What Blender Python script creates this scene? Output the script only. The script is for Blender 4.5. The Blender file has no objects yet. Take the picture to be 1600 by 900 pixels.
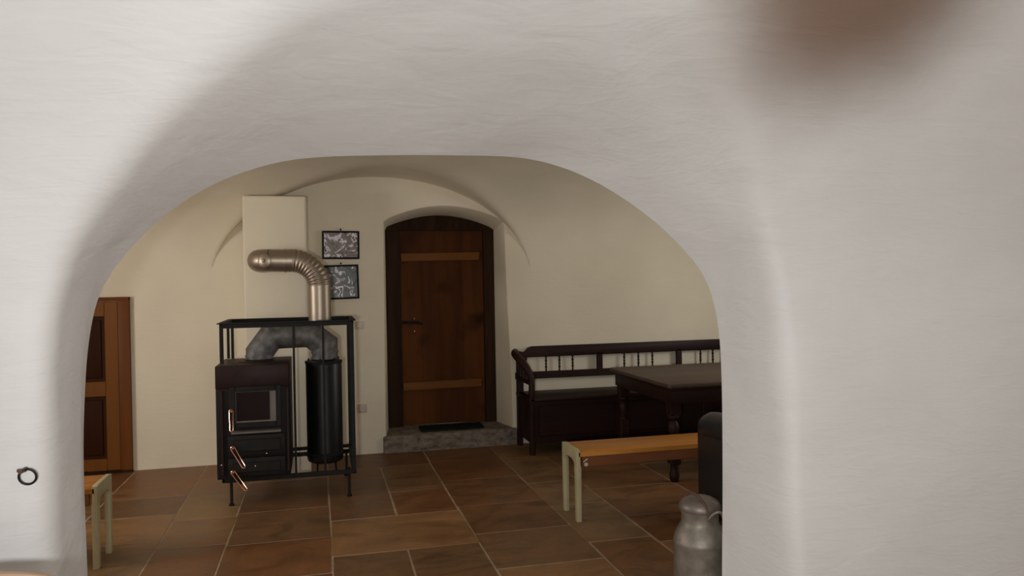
import bpy, bmesh, math, random
from mathutils import Vector, Matrix, noise
random.seed(7)
S = bpy.context.scene
COL = S.collection

# ------------------------------------------------------------------ camera
FPX, YAW, ROLL, PITCH, EYE = 1200.0, math.radians(14), 0.0175, 10/1200, 1.5
Fd = Vector((math.sin(YAW), math.cos(YAW), -PITCH)).normalized()
Rt = Vector((math.cos(YAW), -math.sin(YAW), 0))
Up = Rt.cross(Fd)
CR = (Rt - ROLL*Up).normalized(); CU = (Up + ROLL*Rt).normalized()
CPOS = Vector((0, 0, EYE))
cd = bpy.data.cameras.new('camera'); cam = bpy.data.objects.new('camera', cd); COL.objects.link(cam)
cd.sensor_width = 36; cd.lens = FPX*36/1600; cd.clip_start = 0.05
m = Matrix((CR, CU, -Fd)).transposed().to_4x4(); m.translation = CPOS
cam.matrix_world = m
S.camera = cam

# ------------------------------------------------------------------ world, lights, exposure
S.view_settings.view_transform = 'Standard'; S.view_settings.look = 'None'
S.view_settings.gamma = 1.0; S.view_settings.use_curve_mapping = False
S.view_settings.exposure = 0.0
w = bpy.data.worlds.new('world'); S.world = w; w.use_nodes = True
w.node_tree.nodes['Background'].inputs[0].default_value = (0.75, 0.85, 1.0, 1)
w.node_tree.nodes['Background'].inputs[1].default_value = 0.6

def area(name, loc, target, sx, sy, power, color):
    ld = bpy.data.lights.new(name, 'AREA'); ld.shape = 'RECTANGLE'; ld.size = sx; ld.size_y = sy
    ld.energy = power; ld.color = color
    o = bpy.data.objects.new(name, ld); COL.objects.link(o); o.location = loc
    o.rotation_euler = (Vector(target)-Vector(loc)).to_track_quat('-Z', 'Y').to_euler()
    return o
# unseen fill lights added around the front room and at both back room ends
area('fill_light_left', (-3.02, 0.2, 1.55), (0, 0.9, 1.5), 1.3, 1.3, 2, (0.92, 0.98, 1.0))
area('fill_light_right', (4.40, 0.3, 1.45), (0, 1.4, 1.6), 1.6, 1.3, 9, (1.0, 0.92, 0.80))
area('fill_light_rear', (1.0, -2.92, 0.95), (0, 2, 2.0), 1.2, 1.5, 32, (1.0, 0.86, 0.70))
area('fill_light_back_left', (-3.15, 4.6, 1.5), (0, 5.2, 1.3), 0.9, 0.9, 43, (1.0, 0.94, 0.90))
area('fill_light_back_right', (4.55, 4.9, 1.5), (0, 5.2, 1.3), 1.0, 1.0, 22, (1.0, 0.97, 0.95))
# the flash of the camera
area('camera_flash', (-0.2, -.14, 1.40), (0.55, 3, 1.8), .12, .08, 47, (0.96, 0.98, 0.985))

# ------------------------------------------------------------------ pixel helpers (1600x900 frame)
def ray(px, py): return Fd + (px-800)/FPX*CR - (py-450)/FPX*CU
def on_y(px, py, Y):
    d = ray(px, py); return CPOS + d*(Y/d.y)
def on_z(px, py, z):
    d = ray(px, py); return CPOS + d*((z-EYE)/d.z)

# the wall between the rooms: back face at YA, front face at YB, curving into the front vault above 1.45 m
YA, YB = 3.15, 2.68
def warpY(z):
    return YB - 0.55*max(0.0, z-1.45)**2
def on_warp(px, py):
    Y = YB
    for _ in range(40):
        p = on_y(px, py, Y); Y = 0.6*Y+0.4*warpY(p.z)
    return on_y(px, py, Y)

# ------------------------------------------------------------------ materials
def newmat(name):
    mt = bpy.data.materials.new(name); mt.use_nodes = True
    nt = mt.node_tree; return mt, nt, nt.nodes['Principled BSDF']
def nd(nt, t, **kw):
    n = nt.nodes.new(t)
    for k, v in kw.items():
        if k in n.inputs: n.inputs[k].default_value = v
        else: setattr(n, k, v)
    return n
def coords(nt, scale=(1, 1, 1), rot=(0, 0, 0)):
    tc = nd(nt, 'ShaderNodeTexCoord'); mp = nd(nt, 'ShaderNodeMapping')
    mp.inputs['Scale'].default_value = scale; mp.inputs['Rotation'].default_value = rot
    nt.links.new(tc.outputs['Object'], mp.inputs[0]); return mp.outputs[0]
def ramp(nt, src, stops):
    r = nd(nt, 'ShaderNodeValToRGB'); e = r.color_ramp.elements
    e[0].position, e[0].color = stops[0][0], (*stops[0][1], 1)
    e[1].position, e[1].color = stops[-1][0], (*stops[-1][1], 1)
    for p, c in stops[1:-1]:
        x = e.new(p); x.color = (*c, 1)
    nt.links.new(src, r.inputs[0]); return r.outputs[0]
def mixc(nt, fac, a, b, mode='MIX'):
    n = nd(nt, 'ShaderNodeMix', data_type='RGBA', blend_type=mode)
    for sock, v in ((n.inputs[0], fac), (n.inputs[6], a), (n.inputs[7], b)):
        if hasattr(v, 'links'): nt.links.new(v, sock)
        elif isinstance(v, (int, float)): sock.default_value = v
        else: sock.default_value = (*v, 1)
    return n.outputs[2]
def bump(nt, bs, src, strength, dist, prev=None):
    b = nd(nt, 'ShaderNodeBump', Strength=strength, Distance=dist)
    nt.links.new(src, b.inputs['Height'])
    if prev: nt.links.new(prev, b.inputs['Normal'])
    nt.links.new(b.outputs[0], bs.inputs['Normal']); return b.outputs[0]

def plaster(name, c1, c2, dark_blur=None, k=1.0):
    mt, nt, bs = newmat(name)
    n1 = nd(nt, 'ShaderNodeTexNoise', Scale=1.3, Detail=3.0); nt.links.new(coords(nt), n1.inputs['Vector'])
    col = ramp(nt, n1.outputs[0], [(0.3, c1), (0.7, c2)])
    if dark_blur:                                     # dark shadow-like blur painted into the lime wash colour
        (sx, sy, sz), rad = dark_blur
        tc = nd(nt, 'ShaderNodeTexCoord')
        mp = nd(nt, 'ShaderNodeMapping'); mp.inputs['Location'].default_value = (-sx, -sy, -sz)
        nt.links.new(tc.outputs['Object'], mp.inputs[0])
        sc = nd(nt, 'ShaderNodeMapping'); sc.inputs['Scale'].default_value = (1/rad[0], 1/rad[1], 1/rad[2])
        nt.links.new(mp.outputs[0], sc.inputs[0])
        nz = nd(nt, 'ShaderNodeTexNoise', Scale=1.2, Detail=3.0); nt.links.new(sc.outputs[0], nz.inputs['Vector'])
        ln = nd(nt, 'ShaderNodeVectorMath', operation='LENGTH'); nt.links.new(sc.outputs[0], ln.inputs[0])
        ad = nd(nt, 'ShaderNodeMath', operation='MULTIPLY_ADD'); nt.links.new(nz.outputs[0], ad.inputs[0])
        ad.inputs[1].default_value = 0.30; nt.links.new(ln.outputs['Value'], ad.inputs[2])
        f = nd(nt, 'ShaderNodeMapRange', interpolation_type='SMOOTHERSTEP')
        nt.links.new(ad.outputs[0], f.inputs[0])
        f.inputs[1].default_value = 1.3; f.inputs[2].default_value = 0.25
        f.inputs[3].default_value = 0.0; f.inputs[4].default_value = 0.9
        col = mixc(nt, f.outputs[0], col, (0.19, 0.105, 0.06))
    nt.links.new(col, bs.inputs['Base Color'])
    bs.inputs['Roughness'].default_value = 0.9; bs.inputs['Specular IOR Level'].default_value = 0.15
    a = nd(nt, 'ShaderNodeTexNoise', Scale=2.2, Detail=4.0, Distortion=0.6); nt.links.new(coords(nt, (1, 1, 2.6)), a.inputs['Vector'])
    b = nd(nt, 'ShaderNodeTexNoise', Scale=9.0, Detail=5.0, Distortion=1.5); nt.links.new(coords(nt, (0.5, 1, 3.0), (0, 0.25, 0)), b.inputs['Vector'])
    p = bump(nt, bs, a.outputs[0], 0.25*k, 0.04)
    bump(nt, bs, b.outputs[0], 0.2*k, 0.010, p)
    return mt
def wood(name, dark, light, axis='Z', scale=6, rough=0.45, knots=0.0, spec=0.4):
    mt, nt, bs = newmat(name)
    st = {'X': (0.12, 1, 1), 'Y': (1, 0.12, 1), 'Z': (1, 1, 0.1)}[axis]
    v = coords(nt, st)
    n = nd(nt, 'ShaderNodeTexNoise', Scale=scale*3, Detail=6.0, Distortion=0.8); nt.links.new(v, n.inputs['Vector'])
    n2 = nd(nt, 'ShaderNodeTexNoise', Scale=scale*0.8, Detail=2.0); nt.links.new(v, n2.inputs['Vector'])
    c = ramp(nt, n.outputs[0], [(0.3, dark), (0.7, light)])
    c2 = ramp(nt, n2.outputs[0], [(0.3, tuple(x*0.6 for x in dark)), (0.65, light)])
    c = mixc(nt, 0.5, c, c2)
    if knots:
        kn = nd(nt, 'ShaderNodeTexNoise', Scale=3.3, Detail=2.0); nt.links.new(coords(nt, (1, 1, 0.8)), kn.inputs['Vector'])
        kf = ramp(nt, kn.outputs[0], [(0.56, (0, 0, 0)), (0.72, (knots,)*3)])
        c = mixc(nt, kf, c, tuple(x*0.25 for x in dark))
    nt.links.new(c, bs.inputs['Base Color']); bs.inputs['Roughness'].default_value = rough
    bs.inputs['Specular IOR Level'].default_value = spec
    bump(nt, bs, n.outputs[0], 0.15, 0.004)
    return mt
def simple(name, col, rough=0.5, metal=0.0, spec=0.5, var=0.15, scale=12, bmp=0.0):
    mt, nt, bs = newmat(name)
    n = nd(nt, 'ShaderNodeTexNoise', Scale=scale, Detail=4.0); nt.links.new(coords(nt), n.inputs['Vector'])
    c = ramp(nt, n.outputs[0], [(0.3, tuple(x*(1-var) for x in col)), (0.7, tuple(min(1, x*(1+var)) for x in col))])
    nt.links.new(c, bs.inputs['Base Color']); bs.inputs['Metallic'].default_value = metal
    bs.inputs['Roughness'].default_value = rough; bs.inputs['Specular IOR Level'].default_value = spec
    if bmp: bump(nt, bs, n.outputs[0], bmp, 0.01)
    return mt

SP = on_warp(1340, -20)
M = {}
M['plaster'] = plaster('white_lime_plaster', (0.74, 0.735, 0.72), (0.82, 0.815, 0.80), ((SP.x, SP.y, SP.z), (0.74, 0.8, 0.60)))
M['plaster_in'] = plaster('cream_lime_plaster', (0.70, 0.63, 0.49), (0.78, 0.705, 0.555), None, 0.6)
M['oak_dark'] = wood('dark_door_frame_wood', (0.014, 0.007, 0.004), (0.045, 0.022, 0.012), 'Z', 5, 0.8, 0.0, 0.1)
M['door_wood'] = wood('reddish_brown_door_boards', (0.055, 0.016, 0.004), (0.135, 0.044, 0.009), 'Z', 2.5, 0.7, 0.8, 0.12)
M['batten'] = wood('orange_brown_batten', (0.15, 0.055, 0.012), (0.22, 0.085, 0.018), 'X', 4, 0.6, 0.0, 0.15)
M['low_frame'] = wood('honey_brown_door_wood', (0.17, 0.060, 0.010), (0.25, 0.092, 0.016), 'Z', 4, 0.5, 0.0, 0.15)
M['low_panel'] = wood('dark_brown_panel_wood', (0.035, 0.010, 0.004), (0.060, 0.020, 0.008), 'Z', 4, 0.6, 0.0, 0.1)
M['low_case'] = wood('red_brown_casing_wood', (0.13, 0.038, 0.008), (0.19, 0.062, 0.014), 'Z', 4, 0.5, 0.0, 0.15)
M['mahogany'] = wood('dark_mahogany', (0.012, 0.0038, 0.0025), (0.028, 0.0090, 0.0055), 'X', 5, 0.5, 0.0, 0.2)
M['tabletop'] = wood('worn_dark_table_wood', (0.060, 0.035, 0.022), (0.095, 0.058, 0.038), 'X', 4, 0.5)
M['pine'] = wood('varnished_orange_pine', (0.38, 0.135, 0.020), (0.56, 0.24, 0.045), 'X', 7, 0.45, 0.0, 0.2)
M['pine_d'] = wood('reddish_pine_apron', (0.17, 0.055, 0.018), (0.24, 0.085, 0.03), 'X', 6, 0.45)
M['cream'] = simple('cream_painted_wood', (0.42, 0.37, 0.215), 0.5, var=0.1, scale=6)
M['iron'] = simple('black_iron', (0.008, 0.008, 0.008), 0.6, 0.0, 0.2, var=0.3)
M['enamel'] = simple('dark_brown_enamel', (0.018, 0.006, 0.0045), 0.5, 0.0, 0.2, var=0.25)
M['cast'] = simple('black_cast_iron', (0.010, 0.008, 0.007), 0.6, 0.0, 0.2, var=0.3, bmp=0.1)
M['sootglass'] = simple('sooty_stove_glass', (0.012, 0.004, 0.0035), 0.45, 0, 0.1)
M['bevelm'] = simple('grey_brown_stove_reveal', (0.13, 0.11, 0.09), 0.5)
M['drum'] = simple('matt_black_sheet_steel', (0.005, 0.005, 0.005), 0.38, 0.0, 0.35, var=0.4)
M['greypipe'] = simple('sooty_grey_sheet_metal', (0.12, 0.115, 0.11), 0.55, 0.3, 0.5, var=0.45, scale=18, bmp=0.2)
M['chrome'] = simple('dull_bronze_steel', (0.36, 0.30, 0.235), 0.42, 0.85, 0.5, var=0.06, scale=3)
M['copper'] = simple('bright_copper', (0.85, 0.42, 0.26), 0.18, 1.0)
M['alu'] = simple('dull_aluminium', (0.27, 0.24, 0.20), 0.5, 0.55, 0.5, var=0.28, scale=16, bmp=0.2)
M['alu_lid'] = simple('tarnished_aluminium', (0.22, 0.18, 0.155), 0.45, 0.55, 0.5, var=0.15, scale=10)
M['leather'] = simple('black_leather', (0.012, 0.012, 0.013), 0.42, 0, 0.45, var=0.2, scale=40, bmp=0.15)
M['mat'] = simple('dark_green_mat', (0.012, 0.016, 0.013), 0.95, 0, 0.1, var=0.4, scale=60, bmp=0.5)
M['plastic'] = simple('ivory_plastic', (0.62, 0.55, 0.46), 0.4, var=0.03)
M['pinkplastic'] = simple('pinkish_plastic', (0.50, 0.40, 0.34), 0.45, var=0.03)
M['black_fr'] = simple('black_picture_frame', (0.008, 0.005, 0.005), 0.5, 0, 0.1)
M['ringiron'] = simple('blackened_iron_ring', (0.012, 0.009, 0.010), 0.45, 0.4)
M['rust'] = simple('rusty_iron', (0.16, 0.09, 0.07), 0.6, 0.3)
M['steel'] = simple('polished_steel', (0.7, 0.66, 0.62), 0.15, 1.0)
M['beech'] = wood('pale_beech', (0.40, 0.25, 0.15), (0.55, 0.37, 0.24), 'X', 6, 0.4)
def leather_strap(): return simple('brown_leather', (0.09, 0.045, 0.03), 0.5)
M['strap'] = leather_strap()
# stone step
mt, nt, bs = newmat('grey_worn_stone')
n = nd(nt, 'ShaderNodeTexNoise', Scale=14.0, Detail=8.0, Roughness=0.7); nt.links.new(coords(nt, (1, 1, 1.6)), n.inputs['Vector'])
c = ramp(nt, n.outputs[0], [(0.30, (0.06, 0.045, 0.035)), (0.46, (0.17, 0.135, 0.105)), (0.65, (0.27, 0.225, 0.18))])
nt.links.new(c, bs.inputs['Base Color']); bs.inputs['Roughness'].default_value = 0.9
bump(nt, bs, n.outputs[0], 0.6, 0.02); M['stone'] = mt
# flagstones: tone per slab from a colour attribute plus grain
mt, nt, bs = newmat('brown_sandstone_flags')
at = nd(nt, 'ShaderNodeVertexColor', layer_name='tone')
n = nd(nt, 'ShaderNodeTexNoise', Scale=3.2, Detail=7.0, Roughness=0.62, Distortion=0.8); nt.links.new(coords(nt, (1, 1.7, 1)), n.inputs['Vector'])
c = ramp(nt, n.outputs[0], [(0.28, (0.62, 0.60, 0.60)), (0.5, (0.98, 0.96, 0.92)), (0.72, (1.30, 1.25, 1.15))])
c = mixc(nt, 1.0, at.outputs[0], c, 'MULTIPLY')
nt.links.new(c, bs.inputs['Base Color'])
rr = ramp(nt, n.outputs[0], [(0.3, (0.34,)*3), (0.7, (0.55,)*3)]); nt.links.new(rr, bs.inputs['Roughness'])
bs.inputs['Specular IOR Level'].default_value = 0.35
bump(nt, bs, n.outputs[0], 0.35, 0.02); M['flag'] = mt
M['grout'] = simple('pale_brown_grout', (0.33, 0.235, 0.15), 0.9, var=0.2)
def photo_mat(name, seed, base, dark):
    mt, nt, bs = newmat(name)
    mp = nd(nt, 'ShaderNodeMapping'); mp.inputs['Location'].default_value = (seed, seed*0.7, 0)
    nt.links.new(coords(nt), mp.inputs[0])
    n = nd(nt, 'ShaderNodeTexNoise', Scale=16.0, Detail=3.0, Distortion=1.2); nt.links.new(mp.outputs[0], n.inputs['Vector'])
    c = ramp(nt, n.outputs[0], [(0.36, dark), (0.42, base), (0.575, base), (0.59, (0.85, 0.8, 0.9)), (0.65, (0.85, 0.8, 0.9)), (0.67, (0.06, 0.04, 0.07))])  # white blobs mix picture pattern with reflections painted into the colour
    nt.links.new(c, bs.inputs['Base Color']); bs.inputs['Roughness'].default_value = 0.3; bs.inputs['Specular IOR Level'].default_value = 0.2
    return mt
M['photo1'] = photo_mat('faded_group_photograph', 3.1, (0.24, 0.19, 0.17), (0.05, 0.035, 0.045))
M['photo2'] = photo_mat('dark_group_photograph', 8.7, (0.11, 0.125, 0.125), (0.03, 0.035, 0.035))

# ------------------------------------------------------------------ mesh helpers
def sstep(a, b, x):
    t = max(0, min(1, (x-a)/(b-a))); return t*t*(3-2*t)
def obj(name, bm, mat, parent=None, smooth=None, loc=None):
    me = bpy.data.meshes.new(name)
    bmesh.ops.recalc_face_normals(bm, faces=bm.faces[:]) if smooth != 'keep' else None
    bm.to_mesh(me); bm.free()
    for mm in (mat if isinstance(mat, (list, tuple)) else [mat]): me.materials.append(mm)
    if smooth:
        for p in me.polygons: p.use_smooth = True
        if smooth != 'keep' and smooth is not True:
            me.set_sharp_from_angle(angle=math.radians(smooth))
    o = bpy.data.objects.new(name, me); COL.objects.link(o)
    if parent: o.parent = parent
    if loc: o.location = loc
    return o
def tag(o, label=None, cat=None, group=None, kind=None):
    if label: o['label'] = label
    if cat: o['category'] = cat
    if group: o['group'] = group
    if kind: o['kind'] = kind
    return o
def thing(name, label, cat, loc=(0, 0, 0), rz=0, group=None, kind=None):
    o = bpy.data.objects.new(name, None); COL.objects.link(o)
    o.location = loc; o.rotation_euler = (0, 0, rz); o.empty_display_size = 0.1
    return tag(o, label, cat, group, kind)
def B(): return bmesh.new()
def box(bm, x0, x1, y0, y1, z0, z1, bev=0.0, seg=2):
    v = [bm.verts.new((x, y, z)) for z in (z0, z1) for y in (y0, y1) for x in (x0, x1)]
    fs = [bm.faces.new([v[i] for i in q]) for q in ((0, 2, 3, 1), (4, 5, 7, 6), (0, 1, 5, 4), (2, 6, 7, 3), (0, 4, 6, 2), (1, 3, 7, 5))]
    if bev:
        es = list({e for f in fs for e in f.edges})
        bmesh.ops.bevel(bm, geom=es, offset=bev, segments=seg, profile=0.5, affect='EDGES')
    return bm
def prism(bm, pts, a0, a1, plane='XZ', bev=0.0):
    """outline pts extruded between a0 and a1 along the third axis"""
    def P(p, a): return {'XZ': (p[0], a, p[1]), 'YZ': (a, p[0], p[1]), 'XY': (p[0], p[1], a)}[plane]
    A = [bm.verts.new(P(p, a0)) for p in pts]; C = [bm.verts.new(P(p, a1)) for p in pts]
    fs = [bm.faces.new(A), bm.faces.new(C[::-1])]; n = len(pts)
    for i in range(n): fs.append(bm.faces.new((A[i], C[i], C[(i+1) % n], A[(i+1) % n])))
    if bev:
        es = list({e for f in fs[:2] for e in f.edges})
        bmesh.ops.recalc_face_normals(bm, faces=fs)
        bmesh.ops.bevel(bm, geom=es, offset=bev, segments=2, profile=0.5, affect='EDGES')
    return bm
def lathe(bm, prof, seg=40, c=(0, 0)):
    rings = []
    for r, z in prof:
        if r < 1e-5: rings.append([bm.verts.new((c[0], c[1], z))])
        else: rings.append([bm.verts.new((c[0]+r*math.cos(2*math.pi*i/seg), c[1]+r*math.sin(2*math.pi*i/seg), z)) for i in range(seg)])
    for a, b in zip(rings, rings[1:]):
        for i in range(seg):
            j = (i+1) % seg
            if len(a) == 1 and len(b) == 1: continue
            if len(a) == 1: bm.faces.new((a[0], b[i], b[j]))
            elif len(b) == 1: bm.faces.new((a[i], a[j], b[0]))
            else: bm.faces.new((a[i], a[j], b[j], b[i]))
    return bm
def tube(bm, pts, r, seg=12, closed=False, caps=True):
    pts = [Vector(p) for p in pts]; n = len(pts)
    rs = r if isinstance(r, (list, tuple)) else [r]*n
    rings = []; nrm = None
    for i, p in enumerate(pts):
        if closed: t = (pts[(i+1) % n]-pts[i-1]).normalized()
        else:
            a = (p-pts[i-1]).normalized() if i else None; b = (pts[i+1]-p).normalized() if i < n-1 else None
            t = (a+b).normalized() if a and b else (a or b)
        if nrm is None: nrm = t.orthogonal().normalized()
        nrm = (nrm - t*nrm.dot(t)).normalized(); bn = t.cross(nrm)
        k = 1.0
        if not closed and 0 < i < n-1: k = 1/max(0.5, math.cos((pts[i]-pts[i-1]).angle(pts[i+1]-pts[i])/2))
        # mitre only within the bend plane
        bend = None
        if k > 1.001: bend = ((pts[i+1]-p).normalized()-(p-pts[i-1]).normalized()).normalized()
        ring = []
        for s in range(seg):
            a = 2*math.pi*s/seg; off = (nrm*math.cos(a)+bn*math.sin(a))*rs[i]
            if bend is not None: off += bend*off.dot(bend)*(k-1)
            ring.append(bm.verts.new(p+off))
        rings.append(ring)
    m_ = n if closed else n-1
    for i in range(m_):
        a, b = rings[i], rings[(i+1) % n]
        sh = 0
        if closed and i == n-1:
            sh = min(range(seg), key=lambda q: (b[q].co-a[0].co).length)
        for s in range(seg):
            t2 = (s+1) % seg
            bm.faces.new((a[s], a[t2], b[(t2+sh) % seg], b[(s+sh) % seg]))
    if caps and not closed:
        bm.faces.new(rings[0][::-1]); bm.faces.new(rings[-1])
    return bm
def resample(pts, n):
    pts = [Vector(p) for p in pts]
    for _ in range(2):                                   # corner-cutting, ends kept
        q = [pts[0]]
        for a, b in zip(pts, pts[1:]): q += [a*0.75+b*0.25, a*0.25+b*0.75]
        pts = q + [pts[-1]]
    L = [0]
    for a, b in zip(pts, pts[1:]): L.append(L[-1]+(b-a).length)
    out = []; k = 0
    for i in range(n):
        t = L[-1]*i/(n-1)
        while k < len(L)-2 and L[k+1] < t: k += 1
        f = (t-L[k])/max(1e-9, L[k+1]-L[k]); out.append(pts[k].lerp(pts[k+1], min(1, f)))
    return out

# ------------------------------------------------------------------ the setting
# the great arch between the rooms
NS = 150
IN = [(137,900),(132,780),(130,700),(132,620),(137,540),(150,470),(172,428),(200,392),(232,358),(270,326),(310,300),(350,280),(400,262),(450,250),(500,245),(560,243),(650,242),(750,243),(810,245),(860,255),(910,273),(960,300),(1010,335),(1050,370),(1085,408),(1105,440),(1118,480),(1125,530),(1128,600),(1129,700),(1129,800),(1128,900)]
OUT = [(78,900),(74,760),(73,640),(74,540),(82,480),(98,420),(120,370),(150,320),(185,272),(225,222),(270,172),(315,128),(370,80),(430,30),(490,-10),(560,-45),(640,-68),(730,-78),(820,-75),(900,-60),(970,-35),(1030,5),(1075,55),(1110,110),(1140,170),(1165,240),(1185,310),(1203,380),(1217,440),(1226,520),(1232,600),(1236,700),(1240,800),(1245,900)]
def contour(px_list, f):
    P = [f(*q) for q in px_list]
    lo = Vector((P[0].x, P[0].y, 0)); hi = Vector((P[-1].x, P[-1].y, 0))
    return resample([lo, lo.lerp(P[0], 0.5)]+P+[hi.lerp(P[-1], 0.5), hi], NS)
CA = contour(IN, lambda x, y: on_y(x, y, YA))
CB = contour(OUT, on_warp)
CX = 0.46
X0, X1, Z1 = -3.1, 4.5, 3.0
def outward(p, zc=1.2):
    if p.z < zc: return Vector((1 if p.x > CX else -1, 0, 0))
    return Vector((p.x-CX, 0, p.z-zc)).normalized()
def to_rect(p, d):
    ts = []
    if d.x > 1e-6: ts.append((X1-p.x)/d.x)
    if d.x < -1e-6: ts.append((X0-p.x)/d.x)
    if d.z > 1e-6: ts.append((Z1-p.z)/d.z)
    return p + d*min(ts)
ends = [to_rect(b, outward(b)) for b in CB]
for cx in (X0, X1):
    k = min(range(NS), key=lambda i: (ends[i]-Vector((cx, ends[i].y, Z1))).length); ends[k].x = cx; ends[k].z = Z1
def wob(p, a=0.012, s=1.7): return noise.noise(p*s)*a + noise.noise(p*s*3.1)*a*0.35
bm = B(); cols = []
for i in range(NS):
    a, b, e = CA[i], CB[i], ends[i]
    d = outward(b); col = []
    # back room side of the wall
    da = outward(a, 1.2); ea = to_rect(a, da); ea = ends[i].copy(); 
    for t in (1.0, 0.6, 0.3, 0.1, 0.03):
        q = a.lerp(ea, t); col.append(Vector((q.x, YA, q.z)))
    L = (b-a).length; f0 = 1-0.12/L
    for k in range(0, 15):
        q = a.lerp(b, f0*k/14.0)
        wv = wob(q) * min(1, k/3.0)
        q += d*wv*0.9
        col.append(q)
    p0 = a.lerp(b, f0); p2 = b + d*(0.09 if b.x < CX else 0.055); p2.y = warpY(p2.z)
    for k in range(1, 7):
        t = k/6; q = p0*(1-t)**2 + b*2*t*(1-t) + p2*t*t
        q += d*wob(q)*0.9*(1-t); q.y += wob(q)*t; col.append(q)
    for k in range(1, 17):
        t = (k/16)**1.3; q = p2.lerp(Vector((e.x, 0, e.z)), t); q.y = warpY(q.z); q.y += wob(q)*(1-t); col.append(q)
    cols.append([bm.verts.new(q) for q in col])
for i in range(NS-1):
    for j in range(len(cols[0])-1):
        bm.faces.new((cols[i][j], cols[i+1][j], cols[i+1][j+1], cols[i][j+1]))
edge_j = 5
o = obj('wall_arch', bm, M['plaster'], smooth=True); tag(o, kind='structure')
me = o.data
me.set_sharp_from_angle(angle=math.radians(50))

# front room: floor to ceiling walls around the camera, with unseen windows added for the fill lights
def wall_with_hole(name, axis, pos, a0, a1, z1, hole, th, mat):
    bm = B(); h0, h1, hz0, hz1 = hole if hole else (a0, a0, 0, 0)
    def bx(u0, u1, w0, w1):
        if u1-u0 < 1e-4 or w1-w0 < 1e-4: return
        if axis == 'X': box(bm, min(pos, pos+th), max(pos, pos+th), u0, u1, w0, w1)
        else: box(bm, u0, u1, min(pos, pos+th), max(pos, pos+th), w0, w1)
    if hole:
        bx(a0, h0, 0, z1); bx(h1, a1, 0, z1); bx(h0, h1, 0, hz0); bx(h0, h1, hz1, z1)
    else: bx(a0, a1, 0, z1)
    return tag(obj(name, bm, mat), kind='structure')
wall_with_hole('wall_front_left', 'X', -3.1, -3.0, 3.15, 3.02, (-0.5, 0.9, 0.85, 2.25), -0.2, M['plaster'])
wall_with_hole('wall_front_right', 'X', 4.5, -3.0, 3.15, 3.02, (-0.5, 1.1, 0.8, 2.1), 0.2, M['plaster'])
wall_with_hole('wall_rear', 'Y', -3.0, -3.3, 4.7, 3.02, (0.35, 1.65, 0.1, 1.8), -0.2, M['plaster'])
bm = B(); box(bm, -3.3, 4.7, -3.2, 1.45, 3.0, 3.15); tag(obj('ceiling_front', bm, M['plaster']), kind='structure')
M['winwood'] = simple('white_window_paint', (0.7, 0.7, 0.68), 0.5, var=0.03)
mt, nt, bs = newmat('window_glass'); bs.inputs['Transmission Weight'].default_value = 1; bs.inputs['Roughness'].default_value = 0; bs.inputs['IOR'].default_value = 1.1
M['glass'] = mt
def unseen_window(name, axis, pos, u0, u1, w0, w1):  # unseen window frame, added where a fill light stands
    bm = B(); t = 0.05
    bars = [(u0, u0+t, w0, w1), (u1-t, u1, w0, w1), (u0, u1, w0, w0+t), (u0, u1, w1-t, w1), ((u0+u1)/2-.03, (u0+u1)/2+.03, w0, w1), (u0, u1, (w0+w1)/2-.015, (w0+w1)/2+.015)]
    for a, b, c, d in bars:
        if axis == 'X': box(bm, pos-.03, pos+.03, a, b, c, d)
        else: box(bm, a, b, pos-.03, pos+.03, c, d)
    fr = tag(obj(name, bm, M['winwood']), kind='structure')
unseen_window('unseen_window_1', 'X', -3.22, -0.5, 0.9, 0.85, 2.25)
unseen_window('unseen_window_3', 'X', 4.62, -0.5, 1.1, 0.8, 2.1)
unseen_window('unseen_window_2', 'Y', -3.12, 0.35, 1.65, 0.1, 1.8)

# back room: rear wall with the arched door recess
YW = 6.88
XL, XR = 0.545, 1.70
ZS = 1.60
op = [(XL, 0), (XL, 0.6), (XL+.005, 1.2), (XL+.01, 1.8), (XL+.012, 2.05)]
for k in range(1, 20):
    t = k/20; op.append((XL+.012+(1.645-XL-.012)*t, 2.055+0.135*math.sin(math.pi*t)**0.85))
op += [(1.645, 2.05), (1.65, 1.8), (1.665, 1.2), (1.69, 0.6), (XR, 0)]
bm = B(); cols = []
BX0, BX1, BZ1 = -3.2, 4.6, 3.0
for i, (x, z) in enumerate(op):
    n = len(op)
    if i <= 4: e = (BX0, z*BZ1/2.05)
    elif i >= n-5: e = (BX1, z*BZ1/2.05)
    else: t = (i-4)/(n-9); e = (BX0+(BX1-BX0)*t, BZ1)
    dx, dz = (-1, 0) if i <= 4 else ((1, 0) if i >= n-5 else (0, 1))
    r = 0.025
    xi = max(0.595, min(1.637, x)); zi = z-0.05*sstep(1.9, 2.06, z)
    c = [(xi, 7.44, zi), (xi, YW+0.39, zi), (x*.5+xi*.5, YW+0.2, z*.5+zi*.5), (x, YW+r, z), (x+dx*r*.3, YW+r*.3, z+dz*r*.3), (x+dx*r, YW, z+dz*r)]
    for t in (0.15, 0.4, 1.0): c.append((x+(e[0]-x)*t, YW, z+(e[1]-z)*t))
    cols.append([bm.verts.new(q) for q in c])
for i in range(len(cols)-1):
    for j in range(len(cols[0])-1): bm.faces.new((cols[i][j], cols[i+1][j], cols[i+1][j+1], cols[i][j+1]))
bm.faces.new([c[0] for c in cols])
tag(obj('wall_back', bm, M['plaster_in'], smooth=35), kind='structure')

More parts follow.
